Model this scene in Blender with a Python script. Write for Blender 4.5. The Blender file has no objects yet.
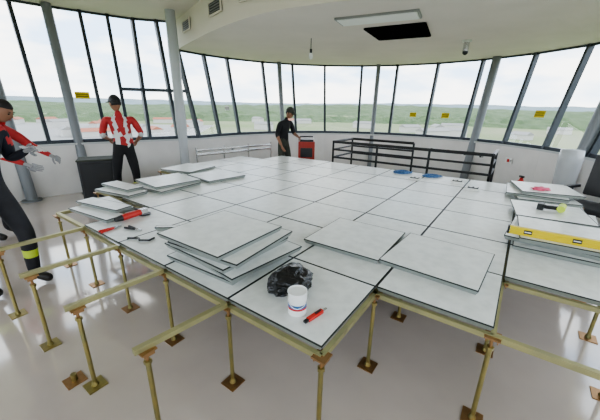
import bpy, bmesh, math, random
from mathutils import Vector, Matrix, noise
random.seed(7)
scene=bpy.context.scene
COL=scene.collection
try: scene.view_settings.look='AgX - Medium High Contrast'
except Exception: pass
# ------------------------------------------------------------------ materials
def mat(name,col,rough=.5,metal=0,noise_amt=0,noise_scale=8,col2=None,bump=0,bump_scale=40,spec=.5,coat=0,detail=5,pos=(.35,.65)):
    m=bpy.data.materials.new(name); m.use_nodes=True
    nt=m.node_tree; b=nt.nodes['Principled BSDF']
    b.inputs['Base Color'].default_value=(*col,1); b.inputs['Roughness'].default_value=rough
    b.inputs['Metallic'].default_value=metal; b.inputs['Specular IOR Level'].default_value=spec
    if coat: b.inputs['Coat Weight'].default_value=coat; b.inputs['Coat Roughness'].default_value=.07
    if noise_amt or col2:
        tc=nt.nodes.new('ShaderNodeTexCoord'); n=nt.nodes.new('ShaderNodeTexNoise')
        n.inputs['Scale'].default_value=noise_scale; n.inputs['Detail'].default_value=detail
        nt.links.new(tc.outputs['Object'],n.inputs['Vector'])
        r=nt.nodes.new('ShaderNodeValToRGB'); r.color_ramp.elements[0].position=pos[0]; r.color_ramp.elements[1].position=pos[1]
        c2=col2 if col2 else tuple(max(0,c*(1-noise_amt)) for c in col)
        r.color_ramp.elements[0].color=(*c2,1); r.color_ramp.elements[1].color=(*col,1)
        nt.links.new(n.outputs['Fac'],r.inputs['Fac']); nt.links.new(r.outputs['Color'],b.inputs['Base Color'])
    if bump:
        tc=nt.nodes.new('ShaderNodeTexCoord'); n=nt.nodes.new('ShaderNodeTexNoise')
        n.inputs['Scale'].default_value=bump_scale; nt.links.new(tc.outputs['Object'],n.inputs['Vector'])
        bp=nt.nodes.new('ShaderNodeBump'); bp.inputs['Strength'].default_value=bump; bp.inputs['Distance'].default_value=.02
        nt.links.new(n.outputs['Fac'],bp.inputs['Height']); nt.links.new(bp.outputs['Normal'],b.inputs['Normal'])
    return m
M={}
M['tile']=mat('tile_laminate',(.81,.825,.80),.32,noise_amt=.13,noise_scale=14,detail=12,pos=(.30,.62))
M['tile_edge']=mat('tile_black_edge',(.02,.025,.025),.5)
M['tile_side']=mat('tile_galv_side',(.36,.39,.37),.4,.4)
M['zinc']=mat('yellow_zinc',(.38,.31,.12),.30,.85,noise_scale=14,col2=(.28,.26,.12))
M['zincl']=mat('stringer_zinc',(.42,.385,.19),.4,.6,noise_scale=10,col2=(.35,.33,.18))
M['zincd']=mat('copper_zinc',(.36,.21,.10),.35,.8)
M['slab']=mat('glossy_screed',(.57,.49,.435),.12,noise_scale=1.1,col2=(.48,.41,.365),spec=.8,coat=1)
M['ceil']=mat('ceiling_plaster',(.81,.745,.69),.8,noise_amt=.06,noise_scale=1.5)
M['fascia']=mat('fascia_plaster',(.80,.735,.65),.75)
M['panel']=mat('light_diffuser',(.86,.86,.86),.4)
M['frame_g']=mat('grey_trim',(.30,.30,.30),.5)
M['wall']=mat('wall_white',(.82,.80,.78),.6,noise_amt=.12,noise_scale=2)
M['sill']=mat('sill_grey',(.60,.62,.62),.5)
M['mull']=mat('mullion_dark',(.045,.055,.07),.4,.2)
M['steel']=mat('column_grey',(.22,.235,.25),.45,.2)
M['black']=mat('black_paint',(.015,.016,.018),.4)
M['hatch_shade']=mat('hatch_shade_black',(.008,.008,.008),1,spec=0)  # matte black standing in for the shade inside the ceiling opening
M['rubber']=mat('dark_grey',(.05,.05,.055),.6)
M['white']=mat('white_plastic',(.82,.82,.8),.4)
M['wrap']=mat('plastic_wrap',(.50,.52,.54),.25,bump=.5,bump_scale=12)
M['red']=mat('red_paint',(.55,.03,.02),.4)
M['orange']=mat('deep_red',(.38,.035,.02),.5)
M['blue']=mat('blue_plastic',(.05,.15,.34),.4)
M['yellow']=mat('yellow_paint',(.72,.56,.02),.4)
M['grille']=mat('grille_grey',(.25,.25,.25),.5)
M['chrome']=mat('metal_bright',(.6,.6,.6),.25,.9)
M['bag']=mat('bin_bag',(.010,.010,.011),.22,bump=.35,bump_scale=30)
M['pink']=mat('pink_rag',(.75,.12,.22),.6)
M['wood']=mat('plywood',(.42,.28,.15),.7,noise_amt=.3)
M['skin']=mat('skin_brown',(.30,.15,.09),.55)
M['hair']=mat('hair_black',(.012,.01,.009),.6)
M['navy']=mat('cloth_navy',(.018,.02,.032),.85,noise_amt=.3)
M['blackcloth']=mat('cloth_black',(.014,.014,.016),.85,noise_amt=.3)
M['trouser']=mat('cloth_trouser',(.03,.03,.036),.85,noise_amt=.3)
M['olive']=mat('cloth_olive',(.055,.06,.045),.85,noise_amt=.3)
M['vest']=mat('vest_red',(.50,.035,.035),.7,noise_amt=.2)
M['vestw']=mat('vest_white',(.68,.68,.68),.6)
M['hiviz']=mat('hi_vis_yellow',(.60,.75,.08),.5)
M['boot']=mat('boot_black',(.02,.018,.016),.5)
M['glove']=mat('glove_grey',(.35,.35,.36),.8)
M['eye']=mat('eye_dark',(.01,.01,.01),.2)
M['lip']=mat('lip',(.28,.08,.07),.5)
M['grass']=mat('grass_field',(.13,.18,.06),.95,noise_scale=.012,col2=(.20,.21,.12))
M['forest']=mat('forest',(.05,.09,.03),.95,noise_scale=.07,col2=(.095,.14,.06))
M['far']=mat('far_hills_haze_tint',(.14,.19,.20),.95,noise_scale=.01,col2=(.18,.23,.24))  # distance haze put into the colour: paler and bluer hills
M['roofr']=mat('roof_terracotta',(.33,.13,.08),.8)
M['bldg']=mat('building_render',(.48,.47,.44),.8)
M['tarmac']=mat('apron_concrete',(.27,.265,.25),.9,noise_amt=.1,noise_scale=.02)
g=bpy.data.materials.new('window_glass'); g.use_nodes=True; nt=g.node_tree; nt.nodes.clear()
o=nt.nodes.new('ShaderNodeOutputMaterial'); t=nt.nodes.new('ShaderNodeBsdfTransparent'); t.inputs[0].default_value=(.93,.95,.95,1)
gl=nt.nodes.new('ShaderNodeBsdfGlossy'); gl.inputs['Roughness'].default_value=.02; mx=nt.nodes.new('ShaderNodeMixShader')
mx.inputs[0].default_value=.06; nt.links.new(t.outputs[0],mx.inputs[1]); nt.links.new(gl.outputs[0],mx.inputs[2]); nt.links.new(mx.outputs[0],o.inputs[0])
M['glass']=g
# ------------------------------------------------------------------ helpers
def obj(name,verts,faces,mats,fm=None,parent=None,smooth=False):
    me=bpy.data.meshes.new(name); me.from_pydata([tuple(v) for v in verts],[],faces); me.update()
    if not isinstance(mats,(list,tuple)): mats=[mats]
    for m in mats: me.materials.append(M[m])
    if fm:
        for p,i in zip(me.polygons,fm): p.material_index=i
    if smooth:
        for p in me.polygons: p.use_smooth=True
    ob=bpy.data.objects.new(name,me); COL.objects.link(ob)
    if parent: ob.parent=parent
    return ob
def empty(name,loc=(0,0,0),rz=0):
    e=bpy.data.objects.new(name,None); e.empty_display_size=.1; e.location=loc; e.rotation_euler=(0,0,rz); COL.objects.link(e); return e
class B:
    def __init__(s,mats): s.v=[];s.f=[];s.m=[];s.mats=mats
    def add(s,vs,fs,mi): 
        o=len(s.v); s.v+= [tuple(v) for v in vs]; s.f+=[tuple(i+o for i in f) for f in fs]; s.m+=[s.mats.index(mi)]*len(fs)
    def box(s,c,d,mi,R=None):
        vs=[]
        for z in(-1,1):
            for y in(-1,1):
                for x in(-1,1):
                    p=Vector((x*d[0]/2,y*d[1]/2,z*d[2]/2))
                    if R: p=R@p
                    vs.append(p+Vector(c))
        s.add(vs,[(0,2,3,1),(4,5,7,6),(0,1,5,4),(2,6,7,3),(0,4,6,2),(1,3,7,5)],mi)
    def beam(s,a,b,w,h,mi,up=(0,0,1)):
        a=Vector(a);b=Vector(b);d=(b-a);L=d.length;d.normalize()
        x=d.cross(Vector(up)).normalized(); y=x.cross(d).normalized()
        vs=[]
        for p in(a,b):
            for sx,sy in((-1,-1),(1,-1),(1,1),(-1,1)): vs.append(p+x*sx*w/2+y*sy*h/2)
        s.add(vs,[(3,2,1,0),(4,5,6,7),(0,1,5,4),(1,2,6,5),(2,3,7,6),(3,0,4,7)],mi)
    def tube(s,a,b,r,mi,r2=None,n=12):
        a=Vector(a);b=Vector(b);d=(b-a).normalized(); r2=r if r2 is None else r2
        up=Vector((0,0,1)) if abs(d.z)<.9 else Vector((1,0,0))
        x=d.cross(up).normalized(); y=x.cross(d).normalized(); vs=[]
        for p,rr in((a,r),(b,r2)):
            for k in range(n):
                t=2*math.pi*k/n; vs.append(p+x*math.cos(t)*rr+y*math.sin(t)*rr)
        fs=[(k,(k+1)%n,n+(k+1)%n,n+k) for k in range(n)]+[tuple(range(n-1,-1,-1)),tuple(range(n,2*n))]
        s.add(vs,fs,mi)
    def lathe(s,c,prof,mi,n=20,R=None):
        vs=[]
        for r,z in prof:
            for k in range(n):
                t=2*math.pi*k/n; p=Vector((r*math.cos(t),r*math.sin(t),z))
                if R: p=R@p
                vs.append(p+Vector(c))
        fs=[]
        for q in range(len(prof)-1):
            for k in range(n): fs.append((q*n+k,q*n+(k+1)%n,(q+1)*n+(k+1)%n,(q+1)*n+k))
        s.add(vs,fs,mi)
    def done(s,name,parent=None,smooth=False,bevel=0):
        ob=obj(name,s.v,s.f,s.mats,s.m,parent,smooth)
        if bevel:
            b=ob.modifiers.new('bev','BEVEL'); b.width=bevel; b.segments=2; b.limit_method='ANGLE'
        return ob
# ------------------------------------------------------------------ frames
TH=.585
YAW=.956
uB=Vector((math.cos(YAW),math.sin(YAW),0)); uA=Vector((-math.sin(YAW),math.cos(YAW),0)); P0=Vector((.105,1.08,0))
def G(i,j,z=0): return P0+uA*(.6*i)+uB*(.6*j)+Vector((0,0,z))
AZ=math.atan2(uA.y,uA.x)
# ------------------------------------------------------------------ camera
cam=bpy.data.cameras.new('camera'); co=bpy.data.objects.new('camera',cam); COL.objects.link(co)
cam.sensor_width=36; cam.lens=308.5/600*36; cam.clip_end=6000; cam.clip_start=.05
p=.323; ro=.016
fw=Vector((0,math.cos(p),-math.sin(p))); rt=Vector((1,0,0)); upv=rt.cross(fw)
X=rt*math.cos(ro)+upv*math.sin(ro); Y=fw.cross(X)*-1
R=Matrix((X,Y,-fw)).transposed()
co.matrix_world=Matrix.Translation((0,0,.989+TH))@R.to_4x4()
scene.camera=co
# ------------------------------------------------------------------ world
w=bpy.data.worlds.new('world'); scene.world=w; w.use_nodes=True; nt=w.node_tree; bg=nt.nodes['Background']
tc=nt.nodes.new('ShaderNodeTexCoord'); sx=nt.nodes.new('ShaderNodeSeparateXYZ'); nt.links.new(tc.outputs['Generated'],sx.inputs[0])
cr=nt.nodes.new('ShaderNodeValToRGB'); e=cr.color_ramp.elements
e[0].position=0; e[0].color=(.66,.77,.88,1); e[1].position=.6; e[1].color=(.38,.58,.90,1)
e.new(.10).color=(.42,.61,.87,1)
nt.links.new(sx.outputs['Z'],cr.inputs['Fac'])
mp=nt.nodes.new('ShaderNodeMapping'); mp.inputs['Scale'].default_value=(1.8,1.8,6); nt.links.new(tc.outputs['Generated'],mp.inputs[0])
nz=nt.nodes.new('ShaderNodeTexNoise'); nz.inputs['Scale'].default_value=2.8; nz.inputs['Detail'].default_value=7; nt.links.new(mp.outputs[0],nz.inputs['Vector'])
c2=nt.nodes.new('ShaderNodeValToRGB'); c2.color_ramp.elements[0].position=.40; c2.color_ramp.elements[1].position=.58; nt.links.new(nz.outputs['Fac'],c2.inputs['Fac'])
c2.color_ramp.elements[0].color=(.15,.15,.15,1)
mxx=nt.nodes.new('ShaderNodeMixRGB'); nt.links.new(c2.outputs[0],mxx.inputs[0]); nt.links.new(cr.outputs[0],mxx.inputs[1]); mxx.inputs[2].default_value=(1,.98,.95,1)
nt.links.new(mxx.outputs[0],bg.inputs[0]); bg.inputs[1].default_value=4.3
# ------------------------------------------------------------------ room ring
CC=Vector((.95,5.2,0)); HI=3.15; LO=2.65; SILL=.9
nodes=[]
def addL(x,y,c=(-.5,2,0),k='L',off=.6):
    t=Vector((x,y,0)); d=(Vector(c)-t); d.z=0; d.normalize(); nodes.append((t,t+d*off,k))
for x,y in((-6.1,2.8),(-5.9,4.0),(-5.4,5.0),(-5.1,5.4),(-4.75,5.75),(-4.4,6.05),(-4.0,6.33),(-3.65,6.57),(-3.3,6.8)): addL(x,y)
for a in(152.8,143,134,120,108,95,80.4,67,52.6,38,22.7,9,-6,-20):
    t=CC+Vector((math.cos(math.radians(a)),math.sin(math.radians(a)),0))*3.95
    d=(CC-t).normalized(); nodes.append((t,t+d*.45,'C'))
for x,y in((4.7,1.8),(4.0,-.3),(2.6,-2),(.3,-2.8),(-2.2,-2.4),(-4.3,-1),(-5.7,1)): addL(x,y,(0,1.5,0),'F')
N=len(nodes)
def ztop(a,b): return LO if nodes[a][2]=='C' and nodes[b][2]=='C' else HI
walls={}
for a in range(N):
    b=(a+1)%N; ka,kb=nodes[a][2],nodes[b][2]; z=ztop(a,b)
    ta,tb=nodes[a][0].copy(),nodes[b][0].copy(); ba,bb=nodes[a][1].copy(),nodes[b][1].copy()
    ta.z=tb.z=z; 
    side='left' if ka=='L' else ('front' if ka=='F' else ('back' if a<18 else 'right'))
    W=walls.setdefault(side,B(['wall','sill']))
    out=((ta+tb)/2-(ba+bb)/2); out.z=0; out.normalize()
    th=.14
    q=[ba,bb,bb+out*th,ba+out*th]
    vs=[Vector((v.x,v.y,0)) for v in q]+[Vector((v.x,v.y,SILL-.03)) for v in q]
    W.add(vs,[(0,1,5,4),(2,3,7,6),(4,5,6,7),(1,2,6,5),(3,0,4,7)],'wall')
    q=[ba-out*.03,bb-out*.03,bb+out*th,ba+out*th]
    vs=[Vector((v.x,v.y,SILL-.03)) for v in q]+[Vector((v.x,v.y,SILL)) for v in q]
    W.add(vs,[(0,1,5,4),(2,3,7,6),(4,5,6,7),(1,2,6,5),(3,0,4,7),(3,2,1,0)],'sill')
    if z==LO:
        W.add([ta+out*.02,tb+out*.02,tb+out*.02+Vector((0,0,.6)),ta+out*.02+Vector((0,0,.6))],[(0,1,2,3)],'wall')
    we=empty('window_%d'%(a+1))
    ba3=Vector((ba.x,ba.y,SILL))+out*.06; bb3=Vector((bb.x,bb.y,SILL))+out*.06
    obj('glass',[ba3,bb3,tb,ta],[(0,1,2,3)],'glass',parent=we)
    F=B(['mull'])
    F.beam(ba3,ta,.055,.10,'mull',up=out)
    F.beam(ba3+Vector((0,0,.03)),bb3+Vector((0,0,.03)),.06,.06,'mull'); F.beam(ta-Vector((0,0,.02)),tb-Vector((0,0,.02)),.05,.03,'mull')
    if a in(7,8):
        F.beam(ba3.lerp(ta,.42),bb3.lerp(tb,.42),.05,.06,'mull')
    if a==8: F.beam(ba3.lerp(bb3,.55),ta.lerp(tb,.55),.06,.09,'mull',up=out)
    F.done('frame',we)
for k,W in walls.items(): W.done('wall_'+k)
def rake(ang,r=.06,off=.14):
    d=Vector((math.cos(math.radians(ang)),math.sin(math.radians(ang)),0))
    b=CC+d*(3.5-off); t=CC+d*(3.95-off); b.z=0; t.z=LO
    bb=B(['steel']); bb.tube(b+Vector((0,0,0)),t,r,'steel',n=16); bb.tube(b,b+Vector((0,0,.02)),r*1.8,'steel',n=16); return bb.done('raking_column',smooth=False)
for a,r in((114,.055),(74,.055),(33,.085),(-4,.085)): rake(a,r)
for k,r in((5,.075),(3,.08),(2,.08)):
    t=nodes[k][0].copy(); b=nodes[k][1].copy(); d=(b-t).normalized(); t+=d*.16; b+=d*.12; b.z=0; t.z=HI
    bb=B(['steel']); bb.tube(b,t,r,'steel',n=16); bb.tube(b,b+Vector((0,0,.02)),r*1.8,'steel',n=16); bb.done('raking_column')
wc=B(['wrap','steel']); wc.lathe((-2.35,6.25,0),[(.085,0),(.09,.4),(.08,.8),(.1,1.3),(.085,1.9),(.095,2.5),(.085,HI)],'wrap',16); wc.done('plastic_wrapped_column',smooth=True)
outer=[]
for n in nodes:
    o_=(n[0]-n[1]).normalized(); outer.append(n[1]+o_*.14)
obj('floor',[Vector((v.x,v.y,0)) for v in outer]+[Vector((v.x,v.y,-.3)) for v in outer],[tuple(range(N-1,-1,-1)),tuple(range(N,2*N))]+[(k,(k+1)%N,N+(k+1)%N,N+k) for k in range(N)],'slab')
tops=[n[0] for n in nodes]
obj('ceiling',[Vector((v.x,v.y,HI)) for v in tops]+[Vector((v.x,v.y,HI+.2)) for v in tops],[tuple(range(N)),tuple(range(2*N-1,N-1,-1))]+[(k,(k+1)%N,N+(k+1)%N,N+k) for k in range(N)],'ceil')
ctrl=[(-2.56,7.0),(-1.33,5.26),(-.53,4.37),(.07,3.99),(.6,3.78),(1.5,3.6),(3.0,3.5),(4.62,3.8)]
def cr_(pts,n=8):
    out=[];P=[pts[0]]+pts+[pts[-1]]
    for k in range(1,len(P)-2):
        p0,p1,p2,p3=[Vector((*q,0)) for q in P[k-1:k+3]]
        for s in range(n):
            t=s/n; out.append(.5*((2*p1)+(p2-p0)*t+(2*p0-5*p1+4*p2-p3)*t*t+(3*p1-p0-3*p2+p3)*t**3))
    out.append(Vector((*pts[-1],0))); return out
fc=cr_(ctrl)
bb=B(['fascia'])
for a,b in zip(fc[:-1],fc[1:]):
    bb.add([Vector((a.x,a.y,LO)),Vector((b.x,b.y,LO)),Vector((b.x,b.y,HI)),Vector((a.x,a.y,HI))],[(0,1,2,3)],'fascia')
bb.done('wall_bulkhead_fascia',smooth=True)
circ=[n[0] for n in nodes if n[2]=='C']
poly=fc+list(reversed(circ))[0:]
bm=bmesh.new(); vs=[bm.verts.new((v.x,v.y,LO)) for v in poly]; f=bm.faces.new(vs); bmesh.ops.triangulate(bm,faces=[f])
me=bpy.data.meshes.new('ceiling_low'); bm.to_mesh(me); bm.free(); me.materials.append(M['ceil']); COL.objects.link(bpy.data.objects.new('ceiling_low',me))
def vent(idx,name='air_vent_grille',zc=2.93,L=.42,H=.17):
    a,b=fc[idx],fc[idx+1]; d=(b-a).normalized(); n=Vector((d.y,-d.x,0))
    if n.dot(Vector((0,0,0))-a)<0: n=-n
    c=(a+b)/2+n*.012; c.z=zc
    g_=B(['fascia','grille','black'])
    Rm=Matrix((d,n,Vector((0,0,1)))).transposed()
    g_.box(c,(L,.012,H),'black',Rm)
    for q in range(4): g_.box(c+n*.012+Vector((0,0,(q-1.5)*H/5)),(L*.92,.012,.012),'grille',Rm)
    for s in(-1,1): g_.box(c+n*.012+d*s*L/2,(.02,.02,H+.02),'fascia',Rm); g_.box(c+n*.012+Vector((0,0,s*H/2)),(L,.02,.02),'fascia',Rm)
    g_.done(name)
vent(3);vent(8);vent(14)
hc=B(['black','ceil','hatch_shade'])
pts=[Vector((.88,4.99,0)),Vector((1.6,4.62,0)),Vector((1.96,5.37,0)),Vector((1.27,5.71,0))]
hc.add([Vector((q.x,q.y,LO-.004)) for q in pts],[(0,1,2,3)],'hatch_shade')  # flat sheet, no hole cut; the opening's darkness is painted as black
for k in range(4):
    a=pts[k].copy();b=pts[(k+1)%4].copy();a.z=b.z=LO-.012; hc.beam(a,b,.03,.02,'hatch_shade')
hc.done('ceiling_hatch')
lp=B(['panel','frame_g']); d=Vector((.88,-.42,0)).normalized(); nn=Vector((.42,.88,0)).normalized()
Rm=Matrix((d,nn,Vector((0,0,1)))).transposed(); lp.box((.93,4.42,LO-.012),(1.02,.34,.024),'frame_g',Rm); lp.box((.93,4.42,LO-.028),(.97,.29,.012),'panel',Rm); lp.done('ceiling_light_panel')
cd=B(['chrome','white','black']); cd.tube((2.69,5.68,LO),(2.69,5.68,LO-.03),.07,'white'); cd.tube((2.69,5.68,LO-.03),(2.69,5.68,LO-.17),.045,'chrome'); cd.lathe((2.69,5.68,LO-.17),[(.045,0),(.04,-.03),(.02,-.05),(0,-.055)],'black'); cd.done('ceiling_camera')
pb=B(['black','white']); pb.tube((.14,5.74,LO),(.14,5.74,LO-.16),.006,'black'); pb.tube((.14,5.74,LO-.16),(.14,5.74,LO-.22),.02,'black'); pb.lathe((.14,5.74,LO-.22),[(.018,0),(.035,-.04),(.033,-.07),(.015,-.095),(0,-.1)],'white'); pb.done('pendant_bulb')
# ------------------------------------------------------------------ raised floor
def tile_into(bl,c,rz,z,size=.594,size2=None,th=.034):
    size2=size2 or size
    R=Matrix.Rotation(rz,3,'Z')
    c=Vector((c.x,c.y,z)); h,h2=size/2,size2/2; e_=.0055
    def P(x,y,zz): return c+R@Vector((x,y,zz))
    sq=[(-1,-1),(1,-1),(1,1),(-1,1)]
    vs=[P(a*h,b*h2,0) for a,b in sq]+[P(a*(h-e_),b*(h2-e_),0) for a,b in sq]+[P(a*h,b*h2,-.006) for a,b in sq]+[P(a*h,b*h2,-.007) for a,b in sq]+[P(a*(h-.012),b*(h2-.012),-th) for a,b in sq]
    bl.add(vs[4:8],[(0,1,2,3)],'tile')
    bl.add(vs[:8],[(k,(k+1)%4,4+(k+1)%4,4+k) for k in range(4)],'tile_edge')
    bl.add(vs[:4]+vs[8:12],[(k,4+k,4+(k+1)%4,(k+1)%4) for k in range(4)],'tile_edge')
    bl.add(vs[12:20],[(k,4+k,4+(k+1)%4,(k+1)%4) for k in range(4)]+[(7,6,5,4)],'tile_side')
rows={0:(0,4),1:(-1,5),2:(-2,6),3:(-2,7),4:(-2,7),5:(-2,7),6:(-1,6)}
TM=['tile','tile_edge','tile_side']
rf=empty('raised_access_floor'); tl=B(TM); corners=set(); edges=set()
for j,(a,b) in rows.items():
    for i in range(a,b):
        tile_into(tl,G(i+.5,j+.5),AZ,TH+random.uniform(-.001,.001))
        for q in((i,j),(i+1,j),(i,j+1),(i+1,j+1)): corners.add(q)
        edges|={((i,j),(i+1,j)),((i,j+1),(i+1,j+1)),((i,j),(i,j+1)),((i+1,j),(i+1,j+1))}
tl.done('panels',rf)
ext={1:(1.09,-.72),2:(2.06,-.82),3:(3.05,-.88),4:(4.03,-.93)}
st=B(['zincl','zincd'])
for a,b in edges:
    st.beam(G(*a,TH-.053),G(*b,TH-.053),.024,.028,'zincl')
for i,e_ in ext.items():
    a_=G(i,-.02,TH-.03); b_=G(*e_,TH-.03); b2=b_+(b_-a_).normalized()*.05
    st.beam(a_,b2,.028,.026,'zincl'); corners.add(e_)
for i,j in((5,0),(5,1),(6,1),(6,2)):
    corners.add((i,j))
st.beam(G(4,0,TH-.03),G(5,0,TH-.03),.03,.03,'zincl'); st.beam(G(5,0,TH-.03),G(5,1,TH-.03),.03,.03,'zincl')
st.beam(G(5,1,TH-.03),G(6,1,TH-.03),.03,.03,'zincl'); st.beam(G(6,1,TH-.03),G(6,2,TH-.03),.03,.03,'zincl')
st.beam(G(-1,1,TH-.05),G(-2,1,TH-.05),.026,.03,'zincl'); st.beam(G(-2,1,TH-.05),G(-2,2,TH-.05),.026,.03,'zincl'); corners.add((-2,1))
st.done('stringers',rf)
pd=B(['zinc','zincd'])
Rz=Matrix.Rotation(AZ,3,'Z')
for i,j in corners:
    c=G(i,j)
    pd.box(c+Vector((0,0,.003)),(.10,.10,.006),'zincd' if j>=0 else 'zinc',Rz)
    pd.tube(c+Vector((0,0,.006)),c+Vector((0,0,.03)),.02,'zinc',.013,12)
    pd.tube(c+Vector((0,0,.02)),c+Vector((0,0,TH-.11)),.012,'zinc',n=12)
    pd.tube(c+Vector((0,0,TH-.11)),c+Vector((0,0,TH-.045)),.008,'zincd',n=10)
    pd.tube(c+Vector((0,0,TH-.125)),c+Vector((0,0,TH-.108)),.018,'zinc',n=6)
    pd.box(c+Vector((0,0,TH-.047)),(.07,.07,.008),'zincd' ,Rz)
    for sx_ in(-1,1): pd.box(c+Rz@Vector((sx_*.025,0,TH-.060)),(.005,.05,.022),'zincd',Rz)
pd.done('pedestals',rf)
lf=B(['zinc','zincd']); c=Vector((-1.33,1.42,0)); lf.box(c+Vector((0,0,.003)),(.1,.1,.006),'zincd',Rz); lf.tube(c+Vector((0,0,.006)),c+Vector((0,0,.05)),.016,'zinc'); lf.done('pedestal_base_plate')
def stack(name,items):
    bl=B(TM)
    for (i,j,r,z,*sz) in items:
        s1,s2=(sz[0],sz[1]) if sz else (.594,.594)
        tile_into(bl,G(i,j),AZ+math.radians(r),TH+z,s1,s2)
    return bl.done(name)
stack('floor_panel_stack',[(1.62,.62,3,.036),(1.50,.66,-6,.071),(1.66,.62,-1,.106),(1.60,.64,5,.141),(1.74,.60,1,.176)])
stack('floor_panel',[(.65,1.9,1,.036)])
stack('floor_panel',[(-.36,1.92,-3,.036)])
stack('floor_panel_stack',[(-1.52,3.32,1,.036),(-1.46,3.42,-5,.071),(-1.55,3.34,3,.106)])
stack('floor_panel_stack',[(-1.55,4.52,-3,.036),(-1.45,4.60,7,.071)])
stack('floor_panel_stack',[(-1.40,6.0,12,.036),(-1.28,6.1,2,.071),(-1.42,6.2,14,.106)])
stack('floor_panel_stack',[(5.1,2.0,5,.036),(5.2,2.1,-6,.071)])
stack('floor_panel',[(6.3,3.4,12,.036)])
stack('floor_panel',[(5.0,3.25,-8,.036)])
stack('cut_panel_strips',[(4.3,.30,6,.036,.62,.18),(4.55,.66,-3,.036,.60,.16),(4.45,.48,10,.071,.6,.17)])
stack('cut_panel_strips',[(5.3,1.15,10,.036,.6,.25),(5.45,1.25,4,.071,.55,.2)])
stack('cut_panel_strips',[(2.85,.62,40,.036,.22,.05)])
# ------------------------------------------------------------------ small objects on floor
bm=bmesh.new(); bmesh.ops.create_icosphere(bm,subdivisions=6,radius=1)
for v in bm.verts:
    d0=v.co.normalized()
    n_=noise.noise(d0*1.2+Vector((5,2,1)))*.38
    rid=(1-abs(noise.noise(d0*2.6+Vector((1,7,3))))*2.2)*.10+(1-abs(noise.noise(d0*6+Vector((4,0,8))))*2.2)*.035
    v.co*=1+n_+rid; v.co.x*=.125; v.co.y*=.11; v.co.z=(v.co.z*.066+.052)
    if v.co.z<.03:
        k=1+(.03-v.co.z)*4; v.co.x*=min(k,1.15); v.co.y*=min(k,1.15)
    if v.co.z<.002: v.co.z=.002
me=bpy.data.meshes.new('plastic_bag'); bm.to_mesh(me); bm.free(); me.materials.append(M['bag'])
for q in me.polygons:q.use_smooth=True
bo=bpy.data.objects.new('black_plastic_bag',me); COL.objects.link(bo); bo.location=G(.66,.50,TH); bo.rotation_euler=(0,0,.6)
pc=B(['white','blue','red','chrome']); c=G(.385,.225,TH)
pc.lathe(c,[(0,.001),(.046,.001),(.048,.004),(.047,.01),(.047,.035)],'white',28); pc.lathe(c,[(.0475,.035),(.0475,.045)],'red',28); pc.lathe(c,[(.0475,.045),(.0475,.065)],'blue',28)
pc.lathe(c,[(.047,.065),(.047,.118),(.05,.12),(.05,.126),(.046,.127),(.044,.122),(0,.122)],'white',28)
for k in range(10):
    t=math.pi*k/10; t2=math.pi*(k+1)/10
    f_=lambda t:c+Vector((.052*math.cos(t),-.052*math.sin(t)*.5-.03*math.sin(t),.105-.05*math.sin(t)))
    pc.tube(f_(t),f_(t2),.0015,'chrome',n=6)
pc.done('paint_can',smooth=False)
kn=B(['red','black','chrome']); c=G(.225,.255,TH+.012); a=math.radians(45); R=Matrix.Rotation(a,3,'Z')
kn.box(c,(.105,.022,.018),'red',R); kn.box(c+R@Vector((.02,0,.01)),(.04,.01,.008),'black',R); kn.box(c+R@Vector((-.06,0,0)),(.03,.018,.012),'black',R); kn.box(c+R@Vector((.068,0,-.002)),(.04,.012,.002),'chrome',R)
kn.done('utility_knife',bevel=.003)
lv=B(['yellow','black','white']); c=G(-1.62,2.95,TH+.106+.031); R=Matrix.Rotation(AZ+math.radians(3),3,'Z')
lv.box(c,(.80,.025,.006),'yellow',R)
for s in(-1,1): lv.box(c+Vector((0,0,s*.025)),(.80,.028,.009),'yellow',R); lv.box(c+R@Vector((s*.4,0,0)),(.012,.03,.06),'black',R)
lv.box(c,(.78,.02,.045),'yellow',R)
for x in(-.28,0,.28): lv.box(c+R@Vector((x,0,0)),(.05,.027,.028),'black',R); lv.tube(c+R@Vector((x-.02,0,0)),c+R@Vector((x+.02,0,0)),.0145,'white')
lv.done('spirit_level')
def blob(name,m,loc,sc,seed=0):
    bm=bmesh.new(); bmesh.ops.create_icosphere(bm,subdivisions=4,radius=1)
    for v in bm.verts:
        v.co*=1+noise.noise(v.co*2+Vector((seed,0,0)))*.5; v.co=Vector((v.co.x*sc[0],v.co.y*sc[1],max(0.001,v.co.z*sc[2]+sc[2]*.6)))
    me=bpy.data.meshes.new(name); bm.to_mesh(me); bm.free(); me.materials.append(M[m])
    for q in me.polygons:q.use_smooth=True
    o_=bpy.data.objects.new(name,me); COL.objects.link(o_); o_.location=loc; return o_
blob('pink_rag','pink',G(-1.35,5.95,TH+.106),(.09,.06,.02),4)
def drill(name,loc,rz,body='yellow'):
    d_=B([body,'black','chrome']); 
    d_.tube((-.09,0,.035),(.05,0,.035),.032,body); d_.tube((.05,0,.035),(.09,0,.035),.024,'black',.016); d_.tube((.09,0,.035),(.15,0,.035),.005,'chrome')
    d_.beam((-.03,.02,.03),(-.06,.13,.03),.04,.034,'black'); d_.box((-.065,.155,.03),(.085,.05,.06),'black')
    d_.box((-.005,.045,.032),(.012,.03,.02),'black')
    o_=d_.done(name); o_.location=loc; o_.rotation_euler=(0,0,rz); return o_
drill('cordless_drill',G(-1.6,4.7,TH+.073),.8,'hiviz')
def grinder(loc,rz):
    d_=B(['red','black','chrome']); d_.tube((-.14,0,.035),(.04,0,.035),.028,'red'); d_.tube((-.2,0,.035),(-.14,0,.035),.02,'black',.028); d_.box((.07,0,.035),(.07,.05,.05),'chrome'); d_.tube((.08,0,.012),(.08,0,.002),.055,'black'); d_.tube((.07,.02,.04),(.07,.11,.04),.013,'black')
    o_=d_.done('angle_grinder'); o_.location=loc; o_.rotation_euler=(0,0,rz)
grinder(G(3.72,.62,TH+.002),1.1)
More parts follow.
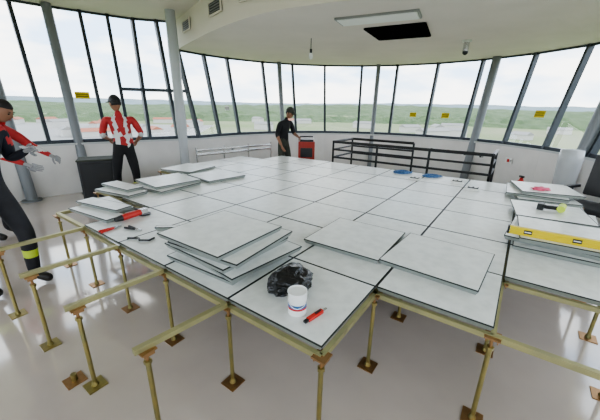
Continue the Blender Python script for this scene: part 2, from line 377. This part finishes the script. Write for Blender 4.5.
def pliers(loc,rz,c='red'):
    d_=B([c,'chrome']); d_.tube((-.12,.02,.01),(-.01,.003,.01),.009,c); d_.tube((-.12,-.02,.01),(-.01,-.003,.01),.009,c); d_.tube((-.015,0,.008),(.005,0,.008),.012,'chrome'); d_.beam((0,.005,.01),(.05,.002,.01),.008,.012,'chrome'); d_.beam((0,-.005,.01),(.05,-.002,.01),.008,.012,'chrome')
    o_=d_.done('pliers'); o_.location=loc; o_.rotation_euler=(0,0,rz)
pliers(G(3.5,.20,TH),1.0); pliers(G(3.2,.35,TH),-.4,'black')
ts=B(['black','rubber'])
pp=[G(3.0,.12,TH+.01),G(2.88,.20,TH+.012),G(2.8,.17,TH+.014),G(2.72,.25,TH+.01),G(2.74,.33,TH+.01)]
for a,b in zip(pp[:-1],pp[1:]): ts.tube(a,b,.008,'black',n=8)
ts.done('cable_offcut')
# ------------------------------------------------------------------ railing
rl=B(['black'])
a=G(4.2,7.5,.93);b=G(-.35,7.5,.93);c2_=G(-.35,8.6,.93);a2=G(4.2,8.9,.93)
for (s,e_) in((a,b),(b,c2_),(a,a2),(a2,G(2,8.9,.93))):
    for dz,r_ in((0,.026),(-.15,.018),(-.30,.02)): rl.tube(s+Vector((0,0,dz)),e_+Vector((0,0,dz)),r_,'black')
    n_=max(1,int((e_-s).length/.7))
    for q in range(n_+1):
        p_=s.lerp(e_,q/n_); rl.tube(Vector((p_.x,p_.y,0)),p_,.02,'black')
rl.done('stair_railing')
def coil(name,loc,m,r=.11,turns=4,th=.011):
    c_=B([m]); pv=None
    for k in range(turns*18+1):
        t=2*math.pi*k/18; rr=r*(1+.25*math.sin(k*.11)); pnt=Vector((rr*math.cos(t),rr*math.sin(t)*.7,th+k*.0003+.003*math.sin(k*.9)))
        if pv is not None: c_.tube(pv,pnt,th,m,n=8)
        pv=pnt
    o_=c_.done(name,smooth=True); o_.location=loc
coil('blue_hose_coil',G(1.6,6.72,TH),'blue',.12,4,.008); coil('blue_hose_coil',G(.85,6.75,TH),'blue',.12,3,.008)
rm=B(['orange','black','chrome']); rm.box((0,0,.45),(.36,.34,.8),'orange'); rm.box((0,0,.87),(.3,.28,.06),'black'); rm.box((0,-.175,.62),(.26,.01,.2),'black')
for sx_ in(-1,1):
    rm.tube((sx_*.19,0,.09),(sx_*.22,0,.09),.08,'black'); rm.tube((sx_*.15,.18,.5),(sx_*.15,.22,.93),.012,'chrome')
rm.tube((-.15,.22,.93),(.15,.22,.93),.014,'black'); o_=rm.done('red_generator'); o_.location=(.12,7.0,0)
for i,j in((1.1,6.1),(.2,6.4),(-.2,5.9)):
    sb=B(['white','rubber','chrome']); sb.box((0,0,.012),(.16,.12,.024),'white'); sb.box((0,0,.028),(.12,.08,.01),'rubber'); sb.tube((-.03,0,.03),(-.03,0,.04),.02,'white'); sb.tube((.03,0,.03),(.03,0,.04),.02,'white')
    o_=sb.done('floor_socket_box'); o_.location=G(i,j,TH); o_.rotation_euler=(0,0,AZ)
def wallpt(k,t,z):
    a,b=nodes[k][1],nodes[k+1][1]; p_=a.lerp(b,t); d=(b-a).normalized(); n_=Vector((d.y,-d.x,0)); 
    if n_.dot(CC-p_)<0:n_=-n_
    return Vector((p_.x,p_.y,z)),d,n_
for k,t,z,m in((17,.3,.62,'rubber'),(17,.75,.62,'red'),(18,.2,.60,'rubber'),(18,.6,.6,'rubber'),(10,.5,.6,'rubber'),(19,.3,.6,'red')):
    c,d,n_=wallpt(k,t,z); Rm=Matrix((d,n_,Vector((0,0,1)))).transposed(); sb=B(['white',m,'chrome']); sb.box(c+n_*.012,(.15,.02,.10),'white',Rm); sb.box(c+n_*.024,(.05,.01,.06),m,Rm); sb.box(c+n_*.024+d*.05,(.02,.01,.05),'chrome',Rm); sb.done('wall_socket')
cp=B(['chrome','wood','white'])
cp.tube((-2.0,5.95,.74),(-.7,7.2,.74),.02,'chrome'); cp.tube((-2.0,5.95,.66),(-.7,7.2,.66),.025,'chrome')
for q in(0,.33,.66,1):
    p_=Vector((-2.0,5.95,0)).lerp(Vector((-.7,7.2,0)),q); cp.tube(p_,p_+Vector((0,0,.8)),.015,'chrome')
cp.done('pipe_rack')
ec=B(['rubber','black','chrome','olive']); ec.box((0,0,.36),(.55,.4,.66),'rubber'); ec.box((0,-.205,.36),(.5,.012,.6),'black'); ec.box((.2,-.215,.4),(.02,.02,.12),'chrome'); ec.box((0,0,.7),(.57,.42,.025),'olive')
for sx_ in(-1,1):
    for sy_ in(-1,1): ec.tube((sx_*.22,sy_*.15,0),(sx_*.22,sy_*.15,.04),.025,'black')
o_=ec.done('equipment_cabinet',bevel=.006); o_.location=(-3.4,5.15,0); o_.rotation_euler=(0,0,.5)
def bucket(loc,r=.14,h=.34,m='white'):
    c_=B([m,'chrome','rubber']); c_.lathe((0,0,0),[(0,0),(r*.82,0),(r*.97,h*.9),(r*1.05,h*.9),(r*1.05,h),(r*.95,h),(r*.8,.02),(0,.02)],m,24)
    f_=lambda t:Vector((r*1.05*math.cos(t),-r*.5*math.sin(t),h*.92-r*.9*math.sin(t)))
    for k in range(10): c_.tube(f_(math.pi*k/10),f_(math.pi*(k+1)/10),.004,'chrome',n=6)
    o_=c_.done('plastic_bucket'); o_.location=loc
bucket((3.35,4.5,0)); 
def chair(loc,rz):
    e_=empty('office_chair',loc,rz)
    c_=B(['rubber','chrome','black'])
    for k in range(5):
        t=2*math.pi*k/5; p_=Vector((.27*math.cos(t),.27*math.sin(t),.06)); c_.beam((0,0,.1),p_,.04,.03,'black'); c_.tube(p_+Vector((0,-.015,-.03)),p_+Vector((0,.015,-.03)),.03,'black')
    c_.tube((0,0,.1),(0,0,.44),.025,'chrome'); c_.done('base',e_)
    s_=B(['rubber']); s_.box((0,0,.47),(.48,.46,.07),'rubber'); s_.done('seat',e_,bevel=.025)
    b_=B(['rubber','black']); b_.box((0,.24,.82),(.44,.05,.5),'rubber',Matrix.Rotation(-.12,3,'X')); b_.beam((0,.2,.46),(0,.27,.75),.05,.03,'black'); b_.done('backrest',e_,bevel=.02)
    a_=B(['black'])
    for s in(-1,1): a_.box((s*.26,.02,.68),(.05,.26,.03),'black'); a_.beam((s*.25,0,.46),(s*.26,.02,.68),.03,.03,'black')
    a_.done('armrests',e_)
chair((3.5,3.55,0),-1.2)
pr=B(['wrap','wood']); pr.lathe((0,0,0),[(0,0),(.14,0),(.15,.1),(.135,.5),(.15,.9),(.14,1.03),(0,1.05)],'wrap',20); o_=pr.done('wrapped_insulation_roll',smooth=True); o_.location=(4.0,4.6,0)
fe=B(['red','black','chrome']); fe.lathe((0,0,0),[(0,0),(.07,0),(.075,.02),(.075,.42),(.05,.48),(.025,.5),(.025,.53),(0,.53)],'red',20); fe.box((0,0,.55),(.03,.09,.03),'black'); fe.tube((.03,0,.5),(.09,0,.2),.01,'black'); o_=fe.done('fire_extinguisher',smooth=True); o_.location=(3.6,4.95,0)
def sticker(k,t,s,w_,h_,m):
    ta,tb=nodes[k][0],nodes[k+1][0]; ba,bb_=nodes[k][1],nodes[k+1][1]; out=((ta+tb)-(ba+bb_)); out.normalize()
    A=Vector((*ba.lerp(bb_,t).xy,SILL))+out*.06; Bp=Vector((*ta.lerp(tb,t).xy,ztop(k,k+1)))
    d=(nodes[k+1][1]-nodes[k][1]).normalized(); u=(Bp-A).normalized(); c=A.lerp(Bp,s)-out*.01
    b_=B([m,'black']); b_.add([c-d*w_/2-u*h_/2,c+d*w_/2-u*h_/2,c+d*w_/2+u*h_/2,c-d*w_/2+u*h_/2],[(0,1,2,3)],m)
    c=c-out*.003
    for q in(-.2,.1): b_.add([c-d*w_*.4+u*h_*(q),c+d*w_*.4+u*h_*(q),c+d*w_*.4+u*h_*(q+.1),c-d*w_*.4+u*h_*(q+.1)],[(0,1,2,3)],'black')
    b_.done('glass_warning_sticker')
sticker(16,.6,.30,.16,.11,'yellow'); sticker(17,.45,.30,.18,.12,'yellow'); sticker(19,.6,.35,.2,.13,'yellow'); sticker(5,.5,.36,.22,.12,'yellow'); sticker(10,.6,.35,.12,.09,'white')
# ------------------------------------------------------------------ outdoors
GZ=-18
obj('ground',[(-4000,-4000,GZ),(4000,-4000,GZ),(4000,4000,GZ),(-4000,4000,GZ)],[(0,1,2,3)],'grass')
obj('airport_apron',[(-500,120,GZ+.1),(-60,140,GZ+.1),(-90,330,GZ+.1),(-700,300,GZ+.1)],[(0,1,2,3)],'tarmac')
def ringhill(name,r0,r1,h,m,seed,nr=10,na=360,sc=.02,rough=4):
    vs=[];fs=[]
    for a in range(na):
        t=2*math.pi*a/na
        for q in range(nr):
            r=r0+(r1-r0)*q/(nr-1); x,y=r*math.cos(t),r*math.sin(t)
            prof=math.sin(math.pi*.5*q/(nr-1))
            z=GZ-1+h*prof*(.75+.35*noise.noise(Vector((x*sc*.25,y*sc*.25,seed))))+rough*noise.noise(Vector((x*sc*3,y*sc*3,seed)))*(q>0)
            vs.append((x,y,z))
    for a in range(na):
        for q in range(nr-1):
            b=(a+1)%na; fs.append((a*nr+q,b*nr+q,b*nr+q+1,a*nr+q+1))
    obj(name,vs,fs,m)
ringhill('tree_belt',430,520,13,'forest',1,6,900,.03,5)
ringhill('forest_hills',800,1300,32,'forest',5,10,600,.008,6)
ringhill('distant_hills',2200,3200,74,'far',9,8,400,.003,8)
tw=B(['bldg','roofr','tarmac'])
for k in range(40):
    left=random.random()<.6
    a=math.radians(random.uniform(108,150) if left else random.uniform(25,108)); r=random.uniform(230,420)
    c=Vector((r*math.cos(a),r*math.sin(a),GZ)); w_=random.uniform(10,22); d_=random.uniform(6,10); h_=random.uniform(3,5); R=Matrix.Rotation(random.uniform(0,3),3,'Z')
    tw.box(c+Vector((0,0,h_/2)),(w_,d_,h_),'bldg',R)
    vs=[c+R@Vector((x*w_/2*1.05,y*d_/2*1.1,h_)) for x,y in((-1,-1),(1,-1),(1,1),(-1,1))]+[c+R@Vector((-w_/2,0,h_+2)),c+R@Vector((w_/2,0,h_+2))]
    tw.add(vs,[(0,1,5,4),(2,3,4,5),(1,2,5),(3,0,4),(3,2,1,0)],'roofr' if random.random()<(.4 if left else .1) else 'tarmac')
tw.done('distant_town_buildings')
# ------------------------------------------------------------------ people
def skin(name,verts,edges,rad,roots,mats,bone_mats,parent,sub=2,stripe=None):
    me=bpy.data.meshes.new(name); me.from_pydata([tuple(v) for v in verts],edges,[]); me.update()
    ob=bpy.data.objects.new(name,me); COL.objects.link(ob)
    sm=ob.modifiers.new('s','SKIN'); sm.use_smooth_shade=True; sm.branch_smoothing=.6
    for i,r in enumerate(rad):
        d=me.skin_vertices[0].data[i]; d.radius=r if isinstance(r,tuple) else (r,r); d.use_root=i in roots
    ss=ob.modifiers.new('ss','SUBSURF'); ss.levels=sub; ss.render_levels=sub
    bpy.context.view_layer.update(); dg=bpy.context.evaluated_depsgraph_get()
    nm=bpy.data.meshes.new_from_object(ob.evaluated_get(dg)); ob.modifiers.clear(); ob.data=nm; nm.name=name
    nm.materials.clear()
    for m in mats: nm.materials.append(M[m])
    for p_ in nm.polygons:
        p_.use_smooth=True; c=p_.center; best=1e9
        for (a,b),bm_ in zip(edges,bone_mats):
            A=Vector(verts[a]);D=Vector(verts[b])-A; t=max(0,min(1,(c-A).dot(D)/max(1e-9,D.length_squared))); dd=(c-A-D*t).length-(.5*(rad[a][0] if isinstance(rad[a],tuple) else rad[a]))
            if dd<best: best=dd; bi=bm_
        if stripe:
            s_=stripe(c,bi)
            if s_ is not None: bi=s_
        p_.material_index=mats.index(bi)
    ob.parent=parent; return ob
def head(parent,c,R,hair='short',cap=None,skinm='skin'):
    def ell(name,m,sc,off=(0,0,0),fn=None,sub=3):
        bm=bmesh.new(); bmesh.ops.create_uvsphere(bm,u_segments=28,v_segments=20,radius=1)
        if fn: 
            for v in bm.verts: fn(v)
        for v in bm.verts: v.co=c+R@(Vector((v.co.x*sc[0],v.co.y*sc[1],v.co.z*sc[2]))+Vector(off))
        me=bpy.data.meshes.new(name); bm.to_mesh(me); bm.free(); me.materials.append(M[m])
        for q in me.polygons:q.use_smooth=True
        o_=bpy.data.objects.new(name,me); COL.objects.link(o_); o_.parent=parent; return o_
    def face(v):
        x,y,z=v.co
        if z<0:
            k=1+z*.32; v.co.x*=k; 
            if y>0: v.co.y*=1+z*.05
            else: v.co.y*=1+z*.25
        if y>.5: 
            v.co.y*=.96
            g_=math.exp(-((x/.16)**2+((z+.12)/.2)**2)); v.co.y+=.22*g_
            for s in(-1,1): v.co.y-=.07*math.exp(-(((x-s*.38)/.16)**2+((z-.06)/.12)**2))
            v.co.y+=.05*math.exp(-((x/.25)**2+((z+.48)/.08)**2))
    ell('head',skinm,(.076,.096,.118),fn=face)
    for s in(-1,1):
        ell('eye_%d'%s,'eye',(.012,.008,.007),(s*.029,.082,.008)); ell('ear_%d'%s,skinm,(.010,.02,.03),(s*.077,-.005,-.005)); ell('brow_%d'%s,'hair',(.018,.006,.004),(s*.029,.088,.028))
    ell('mouth','lip',(.022,.006,.006),(0,.088,-.056))
    def hairf(v):
        x,y,z=v.co
        if y>.25 and z<.45: v.co*=.8
        if z<-.35: v.co*=.75
    ell('hair','hair',(.082,.102,.120),(0,-.008,.012),hairf)
    if cap:
        def capf(v):
            if v.co.z<0.1: v.co.z=.1
        ell('cap',cap,(.087,.108,.115),(0,-.004,.028),capf)
        ell('cap_visor',cap,(.065,.06,.008),(0,.11,.045))
def hand(parent,wr,d,n,side,m,name,curl=.5):
    d=d.normalized(); n=(n-d*n.dot(d)).normalized(); s=d.cross(n)*side
    V=[wr-d*.02,wr+d*.03,wr+d*.075];E=[(0,1),(1,2)];Rr=[(.024,.02),(.034,.018),(.036,.016)];roots=[0]
    for k,L in enumerate((.9,1.0,.95,.78)):
        b=wr+d*.07+s*(1.5-k)*.019; b0=b-d*.02; i=len(V); a1=curl*.6; a2=curl*1.3; a3=curl*2
        p1=b+d*.02; p2=p1+(d*math.cos(a1)+n*math.sin(a1))*.034*L; p3=p2+(d*math.cos(a2)+n*math.sin(a2))*.026*L; p4=p3+(d*math.cos(a3)+n*math.sin(a3))*.02*L
        V+=[b0,p1,p2,p3,p4]; E+=[(i,i+1),(i+1,i+2),(i+2,i+3),(i+3,i+4)]; Rr+=[.009,.0095,.009,.008,.007]; roots.append(i)
    i=len(V); t0=wr+d*.02+s*.02; t1=wr+d*.045+s*.045+n*.01; t2=t1+d*.03+s*.012+n*.012; t3=t2+d*.024+n*.012
    V+=[t0,t1,t2,t3]; E+=[(i,i+1),(i+1,i+2),(i+2,i+3)]; Rr+=[.012,.011,.010,.008]; roots.append(i)
    skin(name,V,E,Rr,roots,[m],[m]*len(E),parent,sub=1)
def person(name,loc,rz,scale=1,J={},torso='navy',sleeve='navy',fore='skin',trou='trouser',boot='boot',handm='skin',headR=(0,0,0),cap=None,stripe=None,extra=[]):
    e_=empty(name,loc,rz); e_.scale=(scale,)*3
    j=dict(pel=(0,0,.95),wa=(0,0,1.10),ch=(0,0,1.28),nk=(0,0,1.45),hd=(0,.015,1.54),
      shL=(-.185,0,1.40),elL=(-.235,-.02,1.12),wrL=(-.24,.07,.88),shR=(.185,0,1.40),elR=(.235,-.02,1.12),wrR=(.24,.07,.88),
      hpL=(-.09,0,.88),knL=(-.11,.03,.50),anL=(-.115,-.01,.09),toL=(-.13,.15,.045),hpR=(.09,0,.88),knR=(.11,.03,.50),anR=(.115,-.01,.09),toR=(.13,.15,.045))
    j.update(J); names=list(j); V=[Vector(j[k]) for k in names]; ix={k:i for i,k in enumerate(names)}
    rad=dict(pel=(.155,.115),wa=(.145,.105),ch=(.165,.12),nk=(.075,.07),hd=(.052,.052),sh=(.075,.075),el=(.046,.046),wr=(.028,.028),hp=(.10,.10),kn=(.068,.068),an=(.048,.05),to=(.042,.038))
    rr=[rad[k] if k in rad else rad[k[:2]] for k in names]
    bones=[('pel','wa',torso),('wa','ch',torso),('ch','nk',torso),('nk','hd','skin')]
    for s in'LR': bones+=[('ch','sh'+s,torso),('sh'+s,'el'+s,sleeve),('el'+s,'wr'+s,fore),('pel','hp'+s,trou),('hp'+s,'kn'+s,trou),('kn'+s,'an'+s,trou),('an'+s,'to'+s,boot)]
    mats=list(dict.fromkeys([b[2] for b in bones]+list(extra)))
    skin('body',V,[(ix[a],ix[b]) for a,b,_ in bones],rr,[0],mats,[b[2] for b in bones],e_,2,stripe)
    hr=Matrix.Rotation(headR[2],3,'Z')@Matrix.Rotation(headR[0],3,'X')@Matrix.Rotation(headR[1],3,'Y')
    hcen=Vector(j['hd'])+hr@Vector((0,.02,.085)); head(e_,hcen,hr,cap=cap)
    for s,sg in(('L',-1),('R',1)):
        d=Vector(j['wr'+s])-Vector(j['el'+s]); hand(e_,Vector(j['wr'+s]),d,Vector((-sg*.8,.3,-.2)),-sg,handm,'hand_'+s,.45)
    return e_
def st1(c,b):
    if b=='trouser' and .27<c.z<.35: return 'hiviz'
    if b=='navy' and abs(c.x)>.19 and 1.24<c.z<1.31: return 'vest'
    if b=='navy' and c.z>1.36 and abs(c.x)>.07 : return 'vest'
person('worker_in_boots',(-2.50,2.36,0),-math.pi/2-.15,1.0,
  J=dict(pel=(0,-.03,.93),wa=(0,.0,1.09),ch=(0,.04,1.28),nk=(0,.08,1.44),hd=(0,.11,1.53),shL=(-.185,.04,1.38),shR=(.185,.06,1.38),
   elL=(-.24,.02,1.12),wrL=(-.20,.24,1.20),elR=(.25,.10,1.12),wrR=(.22,.28,1.22),
   hpL=(-.09,-.02,.87),knL=(-.13,.10,.49),anL=(-.14,.06,.09),toL=(-.15,.22,.045),knR=(.12,-.02,.49),anR=(.13,-.12,.09),toR=(.15,.04,.045)),
  torso='navy',sleeve='navy',fore='navy',handm='glove',headR=(-.2,0,0),stripe=st1,extra=['hiviz','vestw','vest'])
def st2(c,b):
    if b=='vest' and (1.10<c.z<1.17 or .05<abs(c.x)<.10): return 'vestw'
    if b in('trouser','blackcloth') and .30<c.z<.36: return 'hiviz'
def st3(c,b):
    if b=='vest' and 1.02<c.z<1.08: return 'vestw'
person('worker_bending',(-3.62,3.45,0),-math.pi/2+.1,1.0,
  J=dict(pel=(0,-.08,.93),wa=(0,.0,1.07),ch=(0,.14,1.22),nk=(0,.26,1.34),hd=(0,.33,1.41),shL=(-.185,.22,1.29),shR=(.185,.22,1.29),
   elL=(-.26,.40,1.08),wrL=(-.20,.64,.97),elR=(.26,.38,1.06),wrR=(.20,.62,.94),hpL=(-.09,-.07,.86),hpR=(.09,-.07,.86),knL=(-.12,.06,.49),knR=(.12,.0,.49)),
  torso='vest',sleeve='vest',fore='vest',handm='glove',headR=(-.45,0,0),stripe=st3,extra=['hiviz','vestw'])
person('worker_in_vest',(-2.85,5.0,0),math.radians(35),.97,
  J=dict(pel=(.03,0,.95),wa=(.02,.01,1.10),elL=(-.27,.06,1.14),wrL=(-.17,.27,1.06),elR=(.30,-.03,1.15),wrR=(.24,.19,1.02),knL=(-.15,.06,.5),anL=(-.17,.02,.09),toL=(-.21,.17,.045),knR=(.13,-.02,.5)),
  torso='vest',sleeve='vest',fore='skin',trou='blackcloth',headR=(-.15,0,.5),cap='black',stripe=st2,extra=['vestw','hiviz','trouser'])
person('worker_in_cap',(-.38,6.75,0),math.radians(-125),.92,
  J=dict(pel=(.02,-.02,.95),ch=(0,.05,1.27),nk=(0,.09,1.42),hd=(0,.13,1.50),shL=(-.18,.07,1.37),shR=(.18,.05,1.36),elL=(-.24,.13,1.11),wrL=(-.14,.33,1.05),elR=(.24,.0,1.09),wrR=(.22,.12,.87),knL=(-.12,.07,.5)),
  torso='blackcloth',sleeve='blackcloth',fore='skin',trou='olive',headR=(-.45,0,0),cap='olive')
